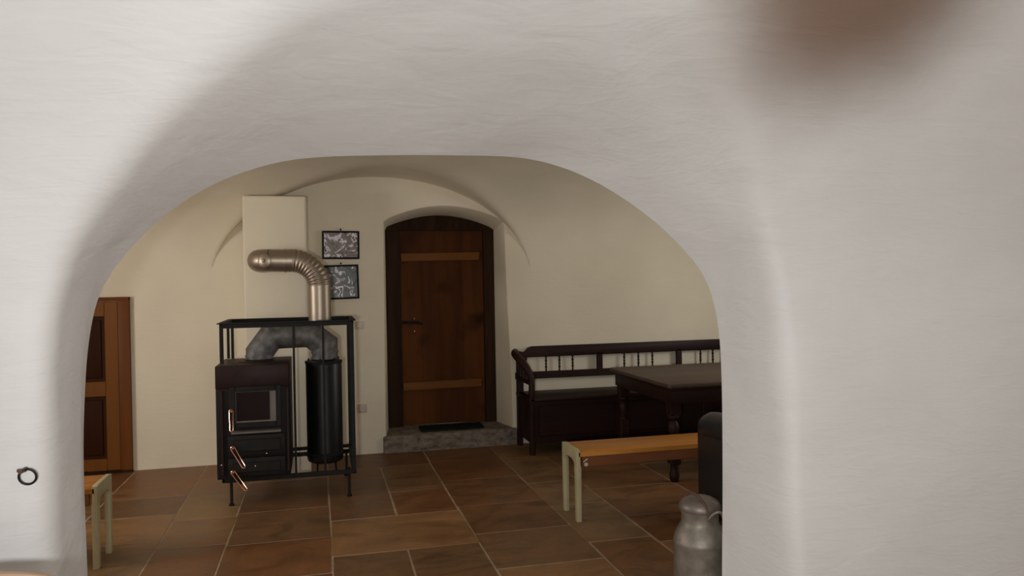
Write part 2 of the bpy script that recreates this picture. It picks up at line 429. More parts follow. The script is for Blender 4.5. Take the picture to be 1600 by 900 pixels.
def vault_z(x, y):
    dist = YW-y; u = max(0.0, 1-dist/1.85)
    H = 0.80+0.12*sstep(-0.6, 0.7, x)
    bz = ZS + H*(max(0, 1-u**2.6))**(1/2.6)
    q = (x-0.5)/1.40
    if abs(q) < 1:
        lz = 1.5+0.945*math.sqrt(1-q*q) - 0.12*(1-sstep(-0.3, 0.6, x))*dist
        k = 0.05*min(1, dist/0.15)+0.002
        mx = max(bz, lz); d = abs(bz-lz)
        return mx + max(0, k-d)**2/(4*k)
    return bz
bm = B(); g = []
NX, NY = 260, 90
xs = [BX0+(BX1-BX0)*i/NX for i in range(NX+1)]
for i in range(NX+1):
    row = []
    for j in range(NY+1):
        t = j/NY; y = YW-(YW-YA)*(t**2.2)
        row.append(bm.verts.new((xs[i], y, vault_z(xs[i], y)+(wob(Vector((xs[i], y, 0)), 0.008) if j > 8 else 0))))
    g.append(row)
for i in range(NX):
    for j in range(NY): bm.faces.new((g[i][j], g[i+1][j], g[i+1][j+1], g[i][j+1]))
tag(obj('ceiling_vault', bm, M['plaster_in'], smooth=True), kind='structure')
wall_with_hole('wall_back_room_left', 'X', -3.2, YA, YW, 3.0, None, -0.2, M['plaster_in'])
wall_with_hole('wall_back_room_right', 'X', 4.6, YA, YW, 3.0, None, 0.2, M['plaster_in'])
# chimney breast, slightly rounded plaster corners
bm = B(); box(bm, -0.585, -0.10, 6.37, YW+0.02, -0.02, 2.215, 0.018, 3)
tag(obj('wall_chimney_breast', bm, M['plaster_in'], smooth=35), kind='structure')

# floor of long columns of flagstones
bm = B(); tone = bm.loops.layers.float_color.new('tone')
tones = [(0.150, 0.080, 0.042), (0.120, 0.062, 0.032), (0.170, 0.098, 0.052), (0.135, 0.078, 0.045), (0.125, 0.060, 0.028), (0.155, 0.100, 0.060)]
colsx = [-3.2, -2.6, -2.05, -1.5, -0.95, -0.56, 0.033, 0.86, 1.46, 1.85, 2.5, 3.1, 3.8, 4.6]
cuts = {-0.95: [3.3, 4.05, 4.75, 5.3, 5.9, 6.4], -0.56: [3.5, 4.1, 4.70, 5.35, 6.15], 0.033: [3.2, 3.72, 4.34, 5.0, 5.56, 6.35], 0.86: [3.3, 3.9, 4.48, 5.06, 5.75, 6.4],
        1.46: [3.5, 4.15, 4.9, 5.5, 6.2], 1.85: [3.6, 4.05, 4.55, 5.2, 5.9]}
def slab(x0, x1, y0, y1, c=None):
    gp = 0.006
    x0 += gp; x1 -= gp; y0 += gp; y1 -= gp
    j = lambda: random.uniform(-.006, .006)
    top = []; N = 1
    P = [(x0+j(), y0+j()), (x1+j(), y0+j()), (x1+j(), y1+j()), (x0+j(), y1+j())]
    zt = random.uniform(-0.0007, 0.0007)
    t_ = [bm.verts.new((x, y, zt)) for x, y in P]
    cxm, cym = (x0+x1)/2, (y0+y1)/2
    b_ = [bm.verts.new((x+math.copysign(.004, x-cxm), y+math.copysign(.004, y-cym), -0.012)) for x, y in P]
    c = c or random.choice(tones); s = random.uniform(0.88, 1.14)
    c = tuple(v*s*k for v, k in zip(c, (1.3, 1.18, 0.92)))
    for f in [bm.faces.new(t_)]+[bm.faces.new((b_[i], b_[(i+1) % 4], t_[(i+1) % 4], t_[i])) for i in range(4)]:
        for l in f.loops: l[tone] = (*c, 1)
for k in range(len(colsx)-1):
    x0, x1 = colsx[k], colsx[k+1]
    ys = cuts.get(x0)
    if ys is None:
        ys = []; y = 3.0+random.uniform(0, 0.5)
        while y < 6.6: ys.append(y); y += random.uniform(0.45, 0.8)
    pre = []; y = ys[0]-0.6
    while y > -2.7: pre.append(y); y -= random.uniform(0.5, 0.75)
    ys = [-3.0]+pre[::-1]+ys+[6.92]
    for a, b in zip(ys, ys[1:]):
        if x0 == 0.033 and abs(a-3.72) < .01: slab(x0, 0.445, a, b); slab(0.445, x1, a, b)
        elif x0 == 0.033 and abs(a-5.0) < .01: slab(x0, 0.45, a, b+.45, (0.12, 0.068, 0.036)); slab(0.45, x1, a, b, (0.13, 0.064, 0.030))
        elif x0 == 0.033 and abs(a-5.56) < .01: slab(x0, 0.45, a+.45, b); slab(0.45, x1, a, b)
        elif x0 == -0.95 and abs(a-5.3) < .01: slab(x0, x1, a, b, (0.19, 0.125, 0.068))
        else: slab(x0, x1, a, b)
fo = obj('floor', bm, M['flag'], smooth=None); tag(fo, kind='structure')
bm = B(); v = [bm.verts.new(p) for p in ((-3.3, -3.2, -.002), (4.8, -3.2, -.002), (4.8, 7.45, -.002), (-3.3, 7.45, -.002))]; bm.faces.new(v)
tag(obj('floor_grout', bm, M['grout']), kind='structure')

# doorstep
bm = B(); box(bm, 0.515, 1.735, 6.845, 7.33, -0.02, 0.148, 0.012, 2)
bmesh.ops.subdivide_edges(bm, edges=bm.edges[:], cuts=6, use_grid_fill=True)
for v in bm.verts: v.co += Vector((0, 1, 1))*noise.noise(v.co*9)*0.008*(1 if v.co.z > .02 else 0)
tag(obj('stone_doorstep', bm, M['stone'], smooth=40), 'worn grey stone step with dark chipped front edge below the arched wooden door', 'step')

# ------------------------------------------------------------------ main door (door_1)
d1 = thing('door_1', None, None, (1.13, 7.27, 0.15)); d1['kind'] = 'structure'
def L(o, x=0, y=0, z=0): o.location = (x, y, z); return o
FX0, FX1 = 0.58-1.13, 1.655-1.13; IX0, IX1 = 0.735-1.13, 1.535-1.13
def wavy_post(xa, xb, z1, sgn):
    bm = B(); n = 14; rows = []
    for i in range(n+1):
        z = z1*i/n; wv = 0.012*noise.noise(Vector((sgn*3, 0, z*2.2)))
        a, b = (xa+wv, xb) if sgn < 0 else (xa, xb+wv)
        rows.append([bm.verts.new(q) for q in ((a, 0, z), (b, 0, z), (b, 0.14, z), (a, 0.14, z))])
    for r1, r2 in zip(rows, rows[1:]):
        for k in range(4): bm.faces.new((r1[k], r1[(k+1) % 4], r2[(k+1) % 4], r2[k]))
    bm.faces.new(rows[0]); bm.faces.new(rows[-1]); return bm
obj('door_jamb', wavy_post(FX0+.02, IX0, 1.88, -1), M['oak_dark'], d1, smooth=30)
obj('door_jamb', wavy_post(IX1, FX1-.01, 1.88, 1), M['oak_dark'], d1, smooth=30)
pts = [(FX0+.02, 1.85), (FX1-.01, 1.85)]
for k in range(0, 21):
    t = k/20; pts.append((FX1-.01-(FX1-FX0-.03)*t, 1.94+0.085*math.sin(math.pi*t)))
bm = B(); prism(bm, pts, -0.012, 0.14, 'XZ'); obj('door_lintel', bm, M['oak_dark'], d1, smooth=30)
# planks with slightly open seams
bm = B(); xs_ = [IX0, IX0+.20, IX0+.37, IX0+.59, IX1]
for a, b in zip(xs_, xs_[1:]): box(bm, a, b, 0.055, 0.09, 0.0, 1.87, 0.0015, 1)
leaf = obj('door_leaf', bm, M['door_wood'], d1, smooth=30)
for z in (1.56, 0.335):
    bm = B(); prism(bm, [(IX0+.01, z), (IX1-.04, z+.006), (IX1-.035, z+.082), (IX0+.005, z+.075)], 0.025, 0.055, 'XZ', 0.004)
    obj('batten', bm, M['batten'], d1, smooth=30)
bm = B(); tube(bm, [(IX0+.03, 0.05, 0.985), (IX0+.03, 0.0, 0.985), (IX0+.05, -0.012, 0.984), (IX0+.20, -0.012, 0.968)], [.009, .009, .009, .011], 10)
h = obj('door_handle', bm, M['iron'], d1, smooth=40)
bm = B(); box(bm, IX0+.005, IX0+.17, 0.048, 0.056, 0.965, 0.99, .002); obj('latch_plate', bm, M['iron'], d1)
for zz in (1.012, 0.895):
    bm = B(); lathe(bm, [(0, .012), (.006, .010), (.009, .004), (.01, 0)], 14)
    bmesh.ops.rotate(bm, verts=bm.verts[:], matrix=Matrix.Rotation(math.radians(90), 3, 'X'))
    L(obj('rivet', bm, M['steel'], d1, smooth=True), IX0+.125, 0.052, zz)

bm = B(); box(bm, -0.29, 0.29, -0.115, 0.115, 0, 0.014, 0.005, 2)
for i in range(18): box(bm, -0.28+i*0.0325, -0.262+i*0.0325, -0.105, 0.105, 0.013, 0.018)
tag(obj('doormat', bm, M['mat'], loc=(1.15, 7.045, 0.155)), 'dark green ribbed doormat lying on the stone step', 'doormat')

# ------------------------------------------------------------------ low panelled door at left (door_2)
d2 = thing('door_2', None, None, (-1.52, YW, 0)); d2['kind'] = 'structure'
HW = 0.92
bm = B(); box(bm, -0.085, 0, -0.045, 0, 0.0, 1.43, .004); box(bm, -HW, -HW+.085, -0.045, 0, 0.0, 1.43, .004); box(bm, -HW, 0, -0.047, 0, 1.40, 1.43, .004)
obj('door_casing', bm, M['low_case'], d2, smooth=30)
x0, x1 = -HW+.087, -0.087
bm = B()
for a, b, c, d in ((x0, x0+.10, .02, 1.395), (x1-.10, x1, .02, 1.395), (x0+.1, x1-.1, .02, .115), (x0+.1, x1-.1, .625, .745), (x0+.1, x1-.1, 1.275, 1.395)):
    box(bm, a, b, -0.035, 0.0, c, d, .004, 1)
obj('door_leaf', bm, M['low_frame'], d2, smooth=30)
for c, d in ((.115, .625), (.745, 1.275)):
    bm = B(); xa, xb = x0+.1, x1-.1
    box(bm, xa-.005, xb+.005, -.012, 0, c-.005, d+.005)
    box(bm, xa+.03, xb-.03, -.022, -.01, c+.03, d-.03, .008, 2)
    obj('door_panel', bm, M['low_panel'], d2, smooth=30)
bm = B(); box(bm, -HW, 0.0, -0.05, 0, 0, .02, .003); obj('threshold', bm, M['oak_dark'], d2)

# ------------------------------------------------------------------ stove in its iron frame
FXa, FXb, FYa, FYb, FZ0, FZ1 = -0.672, 0.222, 5.53, 6.22, 0.185, 1.245
frame = thing('stove_stand', 'tall black iron frame on thin legs enclosing the stove and black drum', 'stand', ((FXa+FXb)/2, (FYa+FYb)/2, 0))
fx, fy = (FXb-FXa)/2, (FYb-FYa)/2
def bar(name, a, b, w=.018, par=frame, mat='iron'):
    a, b = Vector(a), Vector(b); bm = B(); h = w/2
    lo = Vector(tuple(min(a[i], b[i])-h for i in range(3))); hi = Vector(tuple(max(a[i], b[i])+h for i in range(3)))
    box(bm, lo.x, hi.x, lo.y, hi.y, lo.z, hi.z, 0.002, 1); return obj(name, bm, M[mat], par)
t = .016
for z, tt in ((FZ1, .030), (FZ0+.010, .030)):
    bm = B()
    for (a0, a1, b0, b1) in ((-fx, fx, -fy, -fy+t), (-fx, fx, fy-t, fy), (-fx, -fx+t, -fy, fy), (fx-t, fx, -fy, fy)):
        box(bm, a0, a1, b0, b1, z-tt, z, .002, 1)
    obj('frame_rail', bm, M['iron'], frame)
bm = B()
# top angle-iron flange jutting out a little
for (a0, a1, b0, b1) in ((-fx-.015, fx+.015, -fy-.015, -fy+.02), (-fx-.01, fx+.01, fy-.02, fy+.01), (-fx-.015, -fx+.02, -fy, fy), (fx-.02, fx+.015, -fy, fy)):
    box(bm, a0, a1, b0, b1, FZ1, FZ1+.006)
obj('top_flange', bm, M['iron'], frame)
for x, y, wdt in ((-fx+.012, -fy+.01, .024), (fx-.014, -fy+.01, .026), (-fx+.012, fy-.01, .02), (fx-.014, fy-.01, .026), (-fx+.012, 0.06, .018)):
    bar('upright', (x, y, 0.985 if (x < 0 and y < 0.2) else FZ0), (x, y, FZ1-.02), wdt)
for x in (0.037, 0.235): bar('upright', (x, -fy+.008, FZ0), (x+.0, -fy+.008, FZ1-.02), .015)
bar('cross_bar', (-fx+.03, fy-.012, FZ0+.04), (fx-.03, fy-.012, FZ0+.04), .024)
bm = B(); box(bm, fx-.03, fx-.004, -fy+.02, fy-.02, FZ0-.0, FZ0+.05); obj('side_plate', bm, M['iron'], frame)
for x, y in ((-fx+.055, -fy+.03), (fx-.05, -fy+.03), (-fx+.055, fy-.06), (fx-.05, fy-.06)):
    bm = B(); tube(bm, [(x, y, 0.0), (x, y, 0.012), (x, y, .013), (x, y, FZ0+.02)], [.018, .018, .010, .010], 12); obj('leg', bm, M['iron'], frame, smooth=40)
bm = B(); box(bm, -fx+.01, fx-.01, -fy+.01, -fy+.05, FZ0-.024, FZ0+.0, .003); obj('bottom_plate', bm, M['iron'], frame)
for x in (.18, .31): bar('drum_support', (x, -fy+.02, FZ0-.008), (x, fy-.02, FZ0-.008), .012)
for x in (-fx+.08, -.05): bar('stove_support', (x, -fy+.02, FZ0-.003), (x, fy-.02, FZ0-.003), .014)

SX0, SX1, SY0, SY1, SZ0, SZ1 = -0.697, -0.222, 5.47, 6.03, 0.20, 0.965
stv = thing('wood_stove', 'dark brown wood burning stove with glass fire door and three copper handles', 'stove', ((SX0+SX1)/2, SY0, SZ0))
w_ = (SX1-SX0)/2; H_ = SZ1-SZ0
bm = B(); box(bm, -w_, w_, 0.01, SY1-SY0, 0, H_-.03, .006, 2); obj('stove_body', bm, M['cast'], stv, smooth=30)
bm = B(); box(bm, -w_-.001, w_+.001, 0.004, SY1-SY0+.005, H_-.155, H_, .006, 2); obj('hood', bm, M['enamel'], stv, smooth=30)
bm = B(); lathe(bm, [(0, H_+.006), (.125, H_+.006), (.13, H_), (.0, H_)], 40, (0.0, 0.30)); obj('cover_plate', bm, M['enamel'], stv, smooth=40)
# fire door: frame, reveal, glass
dz0, dz1, dx0, dx1 = 0.345, 0.625, -0.145, 0.185
bm = B(); bb = .035
for a, b, c, d in ((dx0, dx0+bb, dz0, dz1), (dx1-bb, dx1, dz0, dz1), (dx0+bb, dx1-bb, dz0, dz0+bb), (dx0+bb, dx1-bb, dz1-bb, dz1)):
    box(bm, a, b, -0.022, 0.012, c, d, .004, 1)
fd = obj('fire_door', bm, M['cast'], stv, smooth=30)
bm = B(); box(bm, dx0+bb, dx1-bb, -.006, .012, dz0+bb, dz1-bb)
obj('glass_surround', bm, M['bevelm'], fd)
bm = B(); box(bm, dx0+bb+.004, dx1-bb-.04, -.010, -.004, dz0+bb+.012, dz1-bb-.004, .0)
obj('glass_pane', bm, M['sootglass'], fd)
bm = B(); prism(bm, [(0.012, .325), (-.022, .318), (-.022, .308), (0.012, .302)], dx0+.005, dx1-.005, 'YZ', .0); obj('ledge', bm, M['bevelm'], stv)
for c, d, nm in ((0.155, .295, 'ash_door'), (0.015, .14, 'ash_drawer')):
    bm = B(); box(bm, -.165, .205, -.014, .012, c, d, .006, 2); box(bm, -.13, .175, -.019, -.012, c+.028, d-.028, .005, 1)
    obj(nm, bm, M['cast'], stv, smooth=30)
for x, z in ((0.085, .165), (0.01, .085), (-0.205, .105)):
    bm = B(); lathe(bm, [(0, .008), (.005, .006), (.006, 0)], 12); bmesh.ops.rotate(bm, verts=bm.verts[:], matrix=Matrix.Rotation(math.radians(90), 3, 'X'))
    L(obj('screw', bm, M['steel'], stv, smooth=True), x, -.016, z)
for x in (-.20, .225):
    bm = B(); box(bm, x-.008, x+.008, -.004, .012, .03, .60, .002)
    obj('edge_strip', bm, M['enamel'], stv)
def wire_handle(x, z, ang, ln):
    """long copper wire loop hanging from a round boss, leaning forward"""
    bm = B(); pts = []; hw = .013
    for k in range(9): a = math.pi*k/8; pts.append((hw*math.cos(a), -.045, hw*math.sin(a)))
    for k in range(9): a = math.pi+math.pi*k/8; pts.append((hw*.8*math.cos(a), -.085, -ln+hw*math.sin(a)))
    tube(bm, pts, .0029, 8, closed=True)
    lathe(bm, [(0, 0), (.012, 0), (.014, .004), (.014, .012), (.009, .018), (.007, .03), (.0, .03)], 18)
    vs = [v for v in bm.verts if v.co.y > -.03]
    bmesh.ops.rotate(bm, verts=vs, matrix=Matrix.Rotation(math.radians(90), 3, 'X'))
    bmesh.ops.translate(bm, verts=vs, vec=(0, -.014, 0))
    hobj = obj('copper_handle', bm, M['copper'], stv, smooth=40); hobj.location = (x, 0, z)
    hobj.rotation_euler = (0, ang, 0); hobj['label'] = 'bright copper wire handle'
wire_handle(-.135, .465, math.radians(-2), .115)
wire_handle(-.13, .218, math.radians(-31), .135)
wire_handle(-.13, .055, math.radians(-37), .13)

# heat drum
drum = thing('heat_drum', 'black upright steel drum to the right of the stove inside the iron frame', 'drum', (0.012, 5.90, 0.187))
bm = B(); lathe(bm, [(0, 0), (.108, 0), (.126, .012), (.133, .04), (.131, .06), (.131, .735), (.127, .752), (.10, .757), (0, .757)], 56)
obj('drum_body', bm, M['drum'], drum, smooth=35)
for q in (.055, .730):
    bm = B(); lathe(bm, [(.131, q), (.136, q+.003), (.136, q+.018), (.131, q+.021)], 56); obj('rim', bm, M['iron'], drum, smooth=35)
for a in range(6):
    bm = B(); lathe(bm, [(0, .775), (.006, .772), (.007, .755)], 10, (.113*math.cos(a*math.pi/3+.3), .113*math.sin(a*math.pi/3+.3)))
    obj('bolt', bm, M['iron'], drum, smooth=True)

# grey segmented pipe from stove to drum
pipe = thing('flue_pipe', 'sooty grey angular smoke pipe bridging the stove and the black drum', 'pipe', (-0.437, 5.84, SZ1))
xs0, ys0, zz0 = -0.437, 5.84, SZ1
x1_, z1_ = 0.022, 1.135
pp = [(0, 0, 0.010), (0, 0, .055), (.085, .005, z1_-zz0), (x1_-xs0-.10, .055, z1_-zz0), (x1_-xs0, .06, .09), (x1_-xs0, .06, -.015)]
bm = B(); tube(bm, pp, .095, 36); obj('pipe_body', bm, M['greypipe'], pipe, smooth=12)
bm = B()
for i, p in enumerate(pp[1:-1]):
    a, b = Vector(pp[i]), Vector(pp[i+2]); t_ = (b-a).normalized(); c = Vector(p)
    # raised seam rings, mitred
    n1 = (c-a).normalized(); n2 = (b-c).normalized()
for p, nx in (((0, 0, .03), (0, 0, 1)), ((x1_-xs0, .06, .035), (0, 0, 1))):
    bm = B(); c = Vector(p); tube(bm, [c-Vector(nx)*.007, c+Vector(nx)*.007], .1, 36)
    obj('seam_ring', bm, M['greypipe'], pipe, smooth=28)

# bronze-coloured stove pipe with ribbed elbow going into the chimney breast
sp = thing('stove_pipe', 'shiny bronze coloured steel stovepipe with ribbed elbow above the iron frame', 'pipe', (-0.008, 5.96, 1.16))
R_ = .083; zt = 1.685-1.16
bm = B(); tube(bm, [(0, 0, .045), (0, 0, zt-.205)], R_, 48); obj('pipe_section', bm, M['chrome'], sp, smooth=40)
bm = B(); pts = []; rs = []; rb = .20; NB = 66
for k in range(NB+1):
    a = (math.pi/2)*k/NB; pts.append((-rb+rb*math.cos(a), 0, zt-rb+rb*math.sin(a))); rs.append(R_+.001+.0032*math.sin(math.pi*2*k/6)*sstep(0, 6, k)*sstep(0, 6, NB-k))
pts = [(0, 0, zt-.22)]+pts+[(-rb-.02, 0, zt)]; rs = [R_+.002]+rs+[R_+.002]
tube(bm, pts, rs, 48); obj('ribbed_elbow', bm, M['chrome'], sp, smooth=60)
bm = B(); tube(bm, [(-rb-.015, 0, zt), (-.24, 0, zt), (-.36, 0, zt+.003)], R_, 48, caps=False)
# closed outer bend turning back into the masonry
pts = []; rs = []
for k in range(13):
    a = (math.pi/2)*k/12; pts.append((-.36-.075*math.sin(a), .075-.075*math.cos(a), zt+.003))
tube(bm, pts+[(-.435, .42, zt+.003)], R_, 48)
obj('pipe_end', bm, M['chrome'], sp, smooth=40)
bm = B(); lathe(bm, [(0, .0), (.05, 0), (.052, .006), (.04, .014), (.012, .018), (.013, .03), (.009, .036), (0, .037)], 32)
bmesh.ops.rotate(bm, verts=bm.verts[:], matrix=Matrix.Rotation(math.radians(90), 3, 'X'))
bmesh.ops.rotate(bm, verts=bm.verts[:], matrix=Matrix.Rotation(math.radians(-18), 3, 'Z'))
L(obj('cleaning_cap', bm, M['chrome'], sp, smooth=40), -.385, -.071, zt+.0)
bm = B(); tube(bm, [(-.235, 0, zt), (-.25, 0, zt)], R_+.004, 48); obj('seam_ring', bm, M['chrome'], sp, smooth=40)

# ------------------------------------------------------------------ pictures, switch and socket on the back wall
def picture(x0, x1, z0, z1, mat, label, tilt):
    cx, cz = (x0+x1)/2, (z0+z1)/2; hx, hz = (x1-x0)/2, (z1-z0)/2
    t = thing('framed_picture', label, 'picture', (cx, YW-.006, cz), 0, 'framed photographs beside the door'); t.rotation_euler = (0, tilt, 0)
    bm = B(); b = .016
    for a, bb_, c, d in ((-hx, -hx+b, -hz, hz), (hx-b, hx, -hz, hz), (-hx+b, hx-b, -hz, -hz+b), (-hx+b, hx-b, hz-b, hz)): box(bm, a, bb_, -.02, .0, c, d, .003, 1)
    obj('picture_frame', bm, M['black_fr'], t)
    bm = B(); box(bm, -hx+b-.002, hx-b+.002, -.008, -.002, -hz+b-.002, hz-b+.002); obj('photograph', bm, mat, t)
    bm = B(); tube(bm, [(0, -.004, hz+.014), (0, -.014, hz+.014)], .008, 12); box(bm, -.002, .002, -.006, -.003, hz-.002, hz+.014); obj('hanger', bm, M['black_fr'], t, smooth=40)
picture(0.02, 0.338, 1.722, 1.968, M['photo1'], 'black framed old photograph, upper of the two beside the door', math.radians(0.6))
picture(0.03, 0.328, 1.372, 1.672, M['photo2'], 'black framed old photograph, lower one partly behind the stovepipe', math.radians(-1))
t = thing('light_switch', 'small ivory light switch plate on the wall just right of the stove frame', 'light switch', (0.328, YW, 1.14))
bm = B(); box(bm, -.04, .04, -.010, 0, -.034, .034, .004, 2); obj('switch_plate', bm, M['plastic'], t, smooth=30)
bm = B(); box(bm, -.028, -.006, -.016, -.008, -.02, .02, .003, 1); obj('rocker', bm, M['plastic'], t, smooth=30)
t = thing('wall_socket', 'pinkish power socket low on the wall left of the door', 'socket', (0.34, YW, 0.407))
bm = B(); box(bm, -.038, .038, -.010, 0, -.038, .038, .004, 2); obj('socket_plate', bm, M['pinkplastic'], t, smooth=30)
bm = B(); lathe(bm, [(.024, .003), (.022, .004), (.019, .003), (.018, 0)], 24); bmesh.ops.rotate(bm, verts=bm.verts[:], matrix=Matrix.Rotation(math.radians(90), 3, 'X')); L(obj('socket_ring', bm, M['plastic'], t, smooth=True), 0, -.009, 0)

# ------------------------------------------------------------------ settle (box bench with balustered back)
BL = 2.43
bench = thing('bench_settle', 'long dark brown wooden box bench with spindle back and scrolled arm against wall', 'bench', (1.72, 6.36, 0))
seatz, yb = 0.49, 0.47
def side_profile():
    pass
bm = B(); box(bm, .03, BL-.03, .03, yb-.02, .095, seatz-.03, .006, 1); box(bm, .02, BL-.02, .022, yb, .095, .125, .004, 1)
obj('seat_box', bm, M['mahogany'], bench, smooth=30)
bm = B()
for i in range(3):
    a = .09+i*.78; box(bm, a, a+.70, .018, .032, .155, seatz-.07, .008, 1)
obj('front_panel', bm, M['mahogany'], bench, smooth=30)
bm = B(); box(bm, .0, BL, .0, yb, seatz-.03, seatz, .008, 2); obj('seat', bm, M['mahogany'], bench, smooth=30)
# back rails
bz = 0.90
bm = B(); prism(bm, [(.0, .80), (BL, .80), (BL, bz), (.16, bz), (.12, bz-.012), (.09, bz-.045), (.05, bz-.05), (.0, bz-.04)], yb-.02, yb+.015, 'XZ', .005); obj('top_rail', bm, M['mahogany'], bench, smooth=30)
bm = B(); box(bm, .0, BL, yb-.016, yb+.012, .60, .665, .005, 1); obj('lower_rail', bm, M['mahogany'], bench, smooth=30)
for x in (.045, .82, 1.635, BL-.045):
    bm = B(); box(bm, x-.027, x+.027, yb-.02, yb+.014, seatz-.02 if x in (.045, BL-.045) else .60, .82, .004, 1); obj('back_post', bm, M['mahogany'], bench, smooth=30)
def spindle(x, y, z0, z1, par, r=.010):
    h = z1-z0; bm = B()
    lathe(bm, [(r*.9, z0), (r*.9, z0+.1*h), (r*.6, z0+.15*h), (r*1.2, z0+.3*h), (r*.6, z0+.42*h), (r*1.25, z0+.5*h), (r*.6, z0+.58*h), (r*1.2, z0+.7*h), (r*.6, z0+.85*h), (r*.9, z0+.9*h), (r*.9, z1)], 12, (x, y))
    return obj('spindle', bm, M['mahogany'], par, smooth=True)
for a, b in ((.07, .79), (.85, 1.61), (1.665, BL-.07)):
    for k in (0.34, 0.52, 0.70) if a < .1 else (0.29, 0.48, 0.67): spindle(a+(b-a)*k - (.02 if a<.1 else 0), yb-.002, .66, .805, bench)
# scrolled arms with shaped posts
def arm(x, sg):
    pr = [(yb-.0, .86), (yb-.12, .865), (yb-.26, .83), (.12, .79), (.03, .75), (-.02, .69), (-.012, .62), (.01, .56)]
    a = thing('arm', None, None, (0, 0, 0)); bpy.data.objects.remove(a)
    bm = B(); wd = .035
    # rolled arm rest: swept flat section curving outward at the front
    top = [Vector((x-sg*.02, yb+.0, .845)), Vector((x-sg*.05, yb-.10, .865)), Vector((x-sg*.09, yb-.22, .865)), Vector((x-sg*.09, yb-.34, .835)), Vector((x-sg*.05, .06, .78)), Vector((x-sg*.01, .015, .70)), Vector((x, .005, .62))]
    sm = resample(top, 26); tube(bm, sm, [.022+.014*math.sin(math.pi*i/25) for i in range(26)], 14)
    A = obj('armrest', bm, M['mahogany'], bench, smooth=50)
    bm = B()
    prism(bm, [(.0, .0), (.05, .0), (.052, .3), (.055, .5), (.045, .58), (.03, .68), (-.005, .68), (-.015, .60), (.0, .5), (.0, .1)], x-.022, x+.022, 'YZ', .005)
    obj('front_leg', bm, M['mahogany'], bench, smooth=30)
    bm = B(); box(bm, x-.022, x+.022, yb-.045, yb+.01, 0, .86, .005, 1); obj('rear_leg', bm, M['mahogany'], bench, smooth=30)
    bm = B(); prism(bm, [(.03, .60), (yb-.03, .60), (yb-.03, .645), (.03, .645)], x-.014, x+.014, 'YZ'); obj('arm_rail', bm, M['mahogany'], bench)
    for k in range(3): spindle(x-sg*.02, .13+.1*k, .64, .835, bench, .012)
    bm = B(); prism(bm, [(.04, .12), (yb-.03, .12), (yb-.03, seatz), (.04, seatz)], x-.012, x+.012, 'YZ'); obj('side_panel', bm, M['mahogany'], bench)
arm(.03, 1); arm(BL-.03, -1)

# ------------------------------------------------------------------ dining table
TX0, TX1, TY0, TY1, TZ = 2.43, 4.1, 5.11, 6.30, 0.735
tab = thing('dining_table', 'heavy dark wooden table with turned legs in front of the long bench', 'table', ((TX0+TX1)/2, (TY0+TY1)/2, 0))
tx, ty = (TX1-TX0)/2, (TY1-TY0)/2
cc = .02
bm = B(); prism(bm, [(-tx+cc, -ty), (tx-cc, -ty), (tx, -ty+cc), (tx, ty-cc), (tx-cc, ty), (-tx+cc, ty), (-tx, ty-cc), (-tx, -ty+cc)], TZ-.03, TZ, 'XY', .006)
obj('tabletop', bm, [M['tabletop']], tab, smooth=30)
bm = B(); box(bm, -tx+.04, tx-.04, -ty+.04, ty-.04, TZ-.15, TZ-.03, .004); box(bm, -tx+.025, tx-.025, -ty+.025, ty-.025, TZ-.055, TZ-.03, .008, 2)
obj('apron', bm, M['mahogany'], tab, smooth=30)
for sx in (-1, 1):
    for sy in (-1, 1):
        cx_, cy_ = sx*(tx-.085), sy*(ty-.11); bm = B()
        box(bm, cx_-.042, cx_+.042, cy_-.042, cy_+.042, TZ-.24, TZ-.03, .004, 1)
        lathe(bm, [(.036, .50), (.044, .49), (.044, .475), (.028, .462), (.024, .45), (.036, .43), (.042, .40), (.034, .36), (.028, .33), (.040, .32), (.040, .30)], 28, (cx_, cy_))
        box(bm, cx_-.04, cx_+.04, cy_-.04, cy_+.04, .13, .305, .006, 1)
        lathe(bm, [(.034, .135), (.028, .11), (.030, .08), (.038, .05), (.034, .02), (.028, 0), (0, 0)], 28, (cx_, cy_))
        obj('leg', bm, M['mahogany'], tab, smooth=35)

